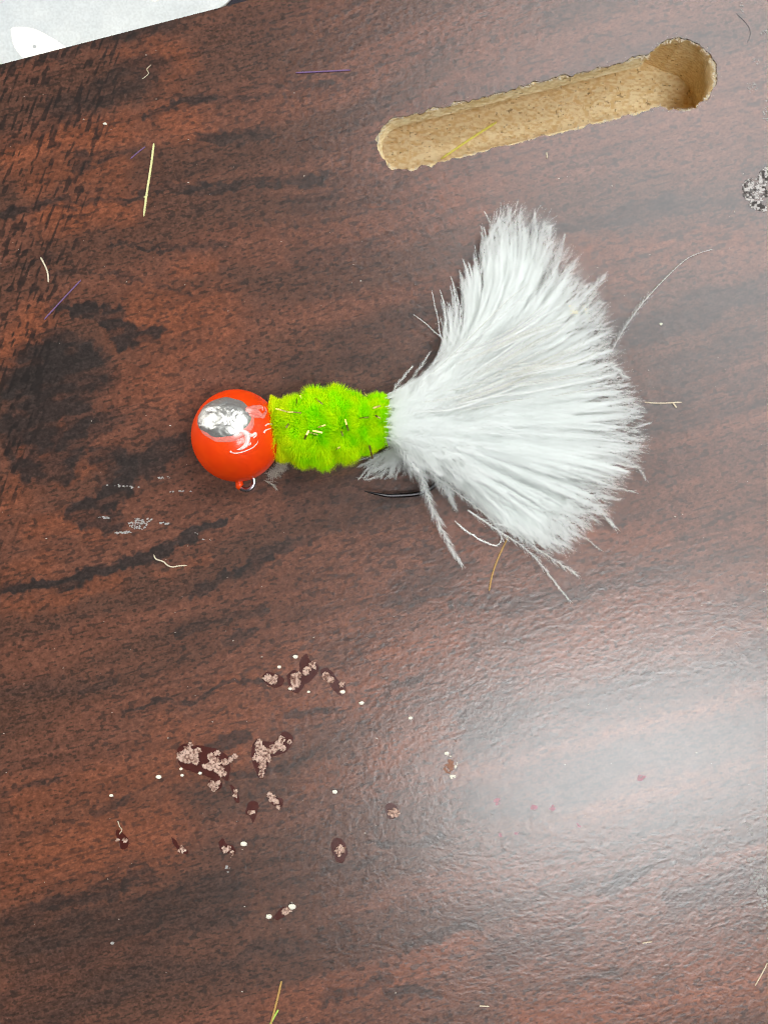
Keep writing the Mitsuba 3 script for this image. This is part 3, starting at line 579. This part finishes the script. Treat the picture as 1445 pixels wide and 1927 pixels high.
mass.append(blades(p0, p1, p2, .75 * S * R.uniform(.6, 1.3, n), nrm(np.cross(p2 - p0, [0, 0, 1.0]) + R.normal(0, .0005, (n, 3)))))
def join(vs):
    o, V, F = 0, [], []
    for v, f in vs: V.append(v); F.append(f + o); o += len(v)
    return np.vstack(V), np.vstack(F)
add('down', join(mass), 'm_feather', tail, kind='stuff')

# single barbs one can follow; also draws the grey crease lines further down
def strand(pts, z0, z1, nb, l, mat='m_feather', bare=None, stem=2.0, seed=0, angle=(22, 42), width=.75, zmid=None, both=True, tipl=.6, taper=False):
    R = rng(500 + seed)
    p = smooth_path(np.array(pts, float), 40)
    t = np.linspace(0, 1, 40); z = z0 + (z1 - z0) * t if zmid is None else np.interp(t, [0, .5, 1], [z0, zmid, z1])
    C = W(p[:, 0], p[:, 1], z)[None]
    v, f = feather_mesh(C, nb, l, R, width=width, angle=angle, bare=None if bare is None else np.array([bare]), stem=stem, flat=.35, tipl=tipl, taper=taper)
    return add('barb_or_crease_shade', (v, f), mat, tail)
ST = [([(785, 845), (792, 880), (800, 920), (822, 975), (848, 1030), (868, 1062)], .05, .006, 150, 17, 1.9),
      ([(880, 960), (940, 1000), (985, 1030), (1020, 1065), (1050, 1105), (1071, 1130)], .02, .004, 60, 13, 3.0),
      ([(960, 990), (1000, 1025), (1040, 1052), (1086, 1082)], .02, .004, 46, 16, 3.0),
      ([(930, 985), (1010, 1000), (1070, 1000), (1100, 1012), (1128, 1034)], .02, .006, 30, 9, 2.2),
      ([(760, 850), (830, 905), (890, 950), (930, 985), (946, 1018)], .045, .005, 60, 12, 2.2),
      ([(840, 860), (920, 905), (950, 955), (970, 1005)], .04, .010, 150, 24, 2.2),
      ([(1150, 662), (1170, 625), (1205, 575), (1245, 530), (1285, 492), (1310, 478), (1340, 469)], .012, .004, 60, 16, 1.9, .45),
      ([(1095, 556), (1112, 545), (1125, 533), (1138, 520)], .02, .012, 34, 15, 2.4),
      ([(835, 640), (818, 625), (800, 608), (778, 592)], .04, .020, 0, 8, 2.2), ([(832, 640), (824, 600), (818, 575), (813, 549)], .045, .030, 24, 12, 2.4), ([(842, 630), (838, 590), (832, 560), (828, 546)], .045, .03, 30, 12, 2.4),
      ([(858, 620), (858, 590), (856, 560), (852, 534)], .045, .030, 30, 12, 2.6), ([(868, 608), (866, 580), (860, 560), (851, 545)], .045, .03, 20, 12, 2.0), ([(850, 625), (845, 600), (840, 580), (830, 556)], .04, .03, 20, 10, 2.0), ([(880, 590), (876, 560), (868, 545), (860, 540)], .04, .03, 20, 10, 1.6),
      ([(890, 590), (893, 540), (898, 505), (893, 462)], .04, .02, 30, 14, 1.6), ([(902, 560), (905, 510), (912, 470), (905, 425)], .04, .02, 40, 16, 1.6), ([(915, 520), (922, 470), (925, 430), (912, 398)], .035, .02, 40, 16, 1.8), ([(940, 480), (946, 440), (955, 415), (962, 392)], .035, .02, 40, 16, 2.4),
      ([(1000, 470), (1012, 440), (1024, 428), (1036, 424)], .03, .02, 30, 14, 2.0), ([(1010, 510), (1020, 480), (1028, 465), (1040, 455)], .03, .02, 40, 16, 2.0),
      ([(1130, 735), (1160, 745), (1190, 758), (1210, 768)], .02, .012, 20, 12, 1.4), ([(1150, 820), (1180, 815), (1205, 800), (1222, 796)], .02, .010, 20, 12, 1.4), ([(1150, 690), (1165, 698), (1172, 706), (1182, 712)], .02, .012, 24, 10, 2.2), ([(1160, 860), (1185, 870), (1200, 880), (1215, 902)], .015, .01, 20, 10, 1.4),
      ([(1050, 900), (1100, 912), (1140, 915), (1192, 925)], .02, .008, 40, 12, 2.6), ([(1050, 915), (1090, 928), (1130, 935), (1165, 940)], .02, .008, 40, 14, 2.2), ([(980, 900), (1050, 930), (1100, 950), (1138, 950)], .02, .008, 60, 14, 2.6),
      ([(940, 900), (1020, 935), (1090, 960), (1130, 965), (1156, 992)], .02, .008, 120, 17, 2.4), ([(930, 930), (1000, 960), (1060, 980), (1085, 1002)], .02, .006, 50, 16, 2.2), ([(900, 930), (980, 975), (1030, 1005), (1072, 1030)], .02, .006, 90, 17, 2.0),
      ([(760, 855), (775, 885), (790, 895), (812, 898)], .045, .012, 60, 20, 2.0), ([(800, 870), (830, 915), (845, 930), (856, 956)], .04, .006, 60, 17, 1.8), ([(830, 880), (842, 915), (846, 935), (850, 945)], .04, .006, 60, 17, 1.4),
      ([(735, 748), (748, 724), (762, 706), (776, 690)], .05, .03, 30, 7, .8), ([(760, 735), (780, 706), (796, 684), (808, 664)], .05, .03, 30, 7, .8)]
for q, (pts, z0, z1, nb, l, stw, *br_) in enumerate(ST):
    if 8 <= q <= 14: pts = [(pts[0][0] + 34, pts[0][1] + 52)] + pts
    strand(pts, z0, z1, max(int(nb * (.8 if 8 <= q <= 20 else 1.9)), 4), l * (.75 if 8 <= q <= 20 else 1.25 if q == 6 else 1.55), stem=stw, seed=q, bare=br_[0] if br_ else None)
# shade of the creases between plumes, drawn as added greyish ribbons on top
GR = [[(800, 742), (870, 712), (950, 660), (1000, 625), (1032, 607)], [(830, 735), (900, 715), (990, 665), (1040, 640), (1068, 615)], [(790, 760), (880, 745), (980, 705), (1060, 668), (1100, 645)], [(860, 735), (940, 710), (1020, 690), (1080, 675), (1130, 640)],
      [(770, 770), (850, 765), (940, 735), (1010, 708), (1050, 700)], [(850, 672), (910, 650), (960, 625), (1010, 590), (1040, 565)], [(860, 690), (930, 660), (990, 632), (1050, 612), (1080, 600)], [(880, 740), (960, 725), (1040, 712), (1110, 700), (1140, 692)], [(800, 715), (860, 660), (920, 600), (960, 560), (1005, 522)], [(780, 772), (860, 776), (900, 765), (960, 752), (1000, 745)], [(930, 690), (1000, 682), (1060, 660), (1085, 655)], [(950, 748), (1040, 735), (1120, 722), (1150, 716)]]
Rg = rng(401)
for q, pts in enumerate(GR):
    for h_ in range(3 if q < 8 else 2):
        pj = np.array(pts, float) + Rg.normal(0, 5, 2) + np.linspace(0, 1, len(pts))[:, None] * Rg.normal(0, 9, 2)
        i0 = Rg.randint(0, 2); pj = pj[i0:]
        strand(pj, .087, .059, 20, 10, mat='m_crease_shade' if (q + h_) % 3 else 'm_crease_shade_pale', stem=Rg.uniform(1.4, 3.2), taper=True, seed=100 + q * 5 + h_, zmid=.082 + .002 * Rg.rand(), angle=(5, 12), width=1.1)
R = rng(91)
# small cream blot at the upper edge of the tail
add('cream_patch', cat([lump(W(1085 + R.normal(0, 10), 583 + R.normal(0, 7), .045 + .004 * R.rand()), 1.7 * S * (.5 + R.rand()), q, 1, (1, 1, .6), .5) for q in range(16)]), 'm_down_patch', tail, kind='stuff')

# ------------------------------------------------------------------ lint caught behind the head
def fuzz(spots, n, l, seed, w=.0008):
    R = rng(seed); P, Q, M = [], [], []
    for x, y, z, r in spots:
        c = W(x, y, z) + R.normal(0, r * S * .5, (n, 3)); c[:, 2] = np.maximum(c[:, 2], .001)
        d = nrm(R.normal(0, 1, (n, 3)) * [1, 1, .5]); L = (l * S * R.uniform(.4, 1.2, n))[:, None]
        e = c + d * L; e[:, 2] = np.maximum(e[:, 2], .0008)
        P.append(c); Q.append(e); M.append((c + e) / 2 + R.normal(0, l * S * .15, (n, 3)) * [1, 1, .3])
    P, Q, M = map(np.vstack, (P, Q, M)); M[:, 2] = np.maximum(M[:, 2], .0009)
    return blades(P, M, Q, w, nrm(np.cross(Q - P, [0.1, 0.2, 1.0])))
add('lint_clump', fuzz([(528, 878, .022, 8), (520, 886, .016, 8), (534, 872, .02, 6), (512, 893, .01, 6)], 80, 13, 61, .0005), 'm_lint', label='grey-brown lint clump caught between orange head and green body', cat='lint', kind=None)

# ------------------------------------------------------------------ loose fibres and crumbs on the board
def hair(name, pts, r, mat, label, group=None, z=0.0, n=24, extra=None, category='fibre', lift=0.0):
    p = smooth_path(np.array(pts, float), n)
    t = np.linspace(0, 1, n)
    zz = z + r * S + lift * np.sin(np.pi * t)
    m_ = tube(W(p[:, 0], p[:, 1], zz), r * S * np.interp(t, [0, .06, .94, 1], [.55, 1, 1, .5]), 6)
    if extra is not None: m_ = cat([m_] + extra)
    return add(name, m_, mat, smooth=50, label=label, cat=category, group=group)
hair('straw_fibre', [(290, 270), (285, 310), (277, 362), (271, 407)], 2.0, 'm_straw', 'straight yellow-green fibre lying upright at the upper left of the board', extra=[lump(W(274, 371, .002), 2.6 * S, 3, 2)], lift=.003)
hair('straw_fibre', [(934, 230), (890, 258), (830, 299)], 2.1, 'm_yellow', 'thin yellow fibre lying across the keyhole slot', z=-deep + .0015)
hair('straw_fibre', [(530, 1846), (521, 1885), (508, 1935)], 1.9, 'm_tan', 'orange-tan fibre entering at the bottom edge, the longer of the two')
hair('straw_fibre', [(524, 1900), (516, 1914), (505, 1935)], 1.8, 'm_lime_hair', 'short lime green fibre beside the orange-tan one at the bottom edge')
hair('straw_fibre', [(955, 1012), (938, 1048), (926, 1082), (920, 1112)], 1.5, 'm_tan', 'olive-tan fibre sticking out from under the feather tail')
hair('straw_fibre', [(1212, 757), (1240, 759), (1282, 757)], 1.4, 'm_cream', 'pale fibre right of the feather tail with a yellow nib', extra=[tube(W(np.array([1266, 1269, 1272]), np.array([759, 763, 767]), .0015), 1.6 * S, 6)])
hair('violet_thread', [(557, 137), (600, 135), (659, 132)], 1.5, 'm_violet', 'straight violet thread near the top edge of the board', category='thread')
hair('violet_thread', [(153, 527), (120, 562), (84, 601)], 1.2, 'm_violet', 'violet thread slanting above the dark knot at the left', category='thread')
hair('violet_thread', [(274, 276), (262, 285), (246, 299)], 1.0, 'm_violet', 'tiny faint violet thread beside the upright yellow-green fibre', category='thread')
hair('cream_hair', [(77, 484), (84, 497), (90, 512), (92, 531)], 1.6, 'm_cream', 'short curved cream hair at the left above the violet thread', category='hair')
hair('pale_hair', [(290, 1044), (294, 1052), (308, 1057), (316, 1064), (326, 1067), (336, 1065), (352, 1064)], 1.3, 'm_cream', 'kinked whitish hair below the head on the black streak', category='hair')
hair('pale_hair', [(285, 122), (277, 130), (280, 138), (272, 146), (267, 148)], .6, 'm_cream', 'tiny curled pale hair near the top left of the board', category='hair')
hair('pale_hair', [(222, 1545), (226, 1556), (230, 1562), (225, 1570)], .8, 'm_cream', 'tiny curled pale hair just above the leftmost chip', category='hair')
hair('pale_hair', [(1028, 287), (1029, 298)], 1.3, 'm_cream', 'short white hair standing just below the keyhole slot', category='hair')
hair('pale_hair', [(1443, 1812), (1434, 1830), (1420, 1855)], 1.1, 'm_cream', 'straight pale hair at the lower right edge', category='hair')
hair('pale_hair', [(902, 1893), (920, 1894)], 1.3, 'm_cream', 'short whitish hair near the bottom edge right of the middle', category='hair')
hair('pale_hair', [(1208, 1775), (1226, 1772)], 1.2, 'm_cream', 'short whitish hair in the lower right, above the red corner', category='hair')
hair('dark_curl', [(1384, 25), (1404, 45), (1411, 62), (1405, 82)], 0.5, 'm_dark_curl', 'thin dark curl above the round end of the keyhole slot', category='hair')
R = rng(5)
# fine downy wisp beside the tail
p = smooth_path(np.array([(855, 980), (878, 1000), (905, 1016), (928, 1026), (940, 1022), (944, 1006)], float), 40)
v, f = feather_mesh(W(p[:, 0], p[:, 1], .003 + .002 * np.sin(np.linspace(0, 3, 40)))[None], 90, 10, R, angle=(10, 28), stem=.8, width=.6)
add('feather_wisp', (v, f), 'm_down', label='loose curved white feather wisp below the tail', cat='feather wisp')
v, f = feather_mesh(W(*smooth_path(np.array([(500, 905), (508, 908), (516, 914), (520, 922)], float), 20).T, .003)[None], 14, 9, R, stem=1.4)
add('lint_wisp', (v, f), 'm_lint', label='thin brown lint wisp right of the hook eye', cat='lint')

CR = [(556, 1236, 4.4, 'yellowish-white crumb above the top cluster of chips'), (526, 1255, 3.2, 'small white crumb left of the yellowish one by the top chips'), (680, 1323, 4.0, 'white crumb right of the top cluster of chips'), (772, 1351, 3.4, 'white crumb farthest right of the top chips'),
      (630, 1490, 4.2, 'oval white crumb right of the middle chips'), (459, 1588, 5.0, 'large oval white crumb beside a chip in the lower row'), (506, 1725, 5.2, 'round white crumb left of the lowest chip'), (550, 1706, 6.0, 'angular white crumb on the upper end of the lowest chip'),
      (299, 1462, 4.4, 'white crumb left of the largest chip'), (210, 1497, 3.4, 'white crumb at the far left above the leftmost chip'), (343, 1459, 3.0, 'small white crumb just below the largest chip'), (341, 1447, 3.0, 'small white crumb touching the lower left of the largest chip'),
      (581, 1302, 2.6, 'tiny white crumb below the top cluster of chips'), (546, 1296, 3.0, 'small white crumb at the lower left of the top cluster chips'), (645, 1302, 4.0, 'white crumb on the right end of the top cluster of chips'), (377, 1455, 3.0, 'flat white crumb under the middle of the largest chip'),
      (198, 233, 3.0, 'tiny white crumb at the upper left on the red grain'), (1243, 610, 2.6, 'tiny white crumb right of the feather tail'), (212, 1775, 3.2, 'greyish round crumb at the lower left of the board')]
for q, (x, y, r, lb) in enumerate(CR):
    add('crumb', lump(W(x, y, r * S * .45), r * S, 300 + q, 2, (1.15, .85, .6), .32, 1.3), 'm_white' if q != 18 else 'm_scuff', smooth=40, label=lb, cat='crumb', group='crumbs scattered on the board')
# fine dust
R = rng(13); ms = []
for q in range(240):
    x, y = R.uniform(0, 1445), R.uniform(60, 1927)
    if y < 130 - .26 * x + 10: continue
    if 690 < x < 1360 and 60 < y < 330: continue
    r = (.5 + 1.1 * R.rand() ** 3) * S * .9
    m_ = trimesh.creation.icosahedron(); ms.append(trimesh.Trimesh(m_.vertices * r * [1 + R.rand(), 1, .6] + W(x, y, r * .4), m_.faces, process=False))
add('dust', cat(ms), 'm_lint', kind='stuff', label='fine pale dust specks strewn over the board', cat='dust')
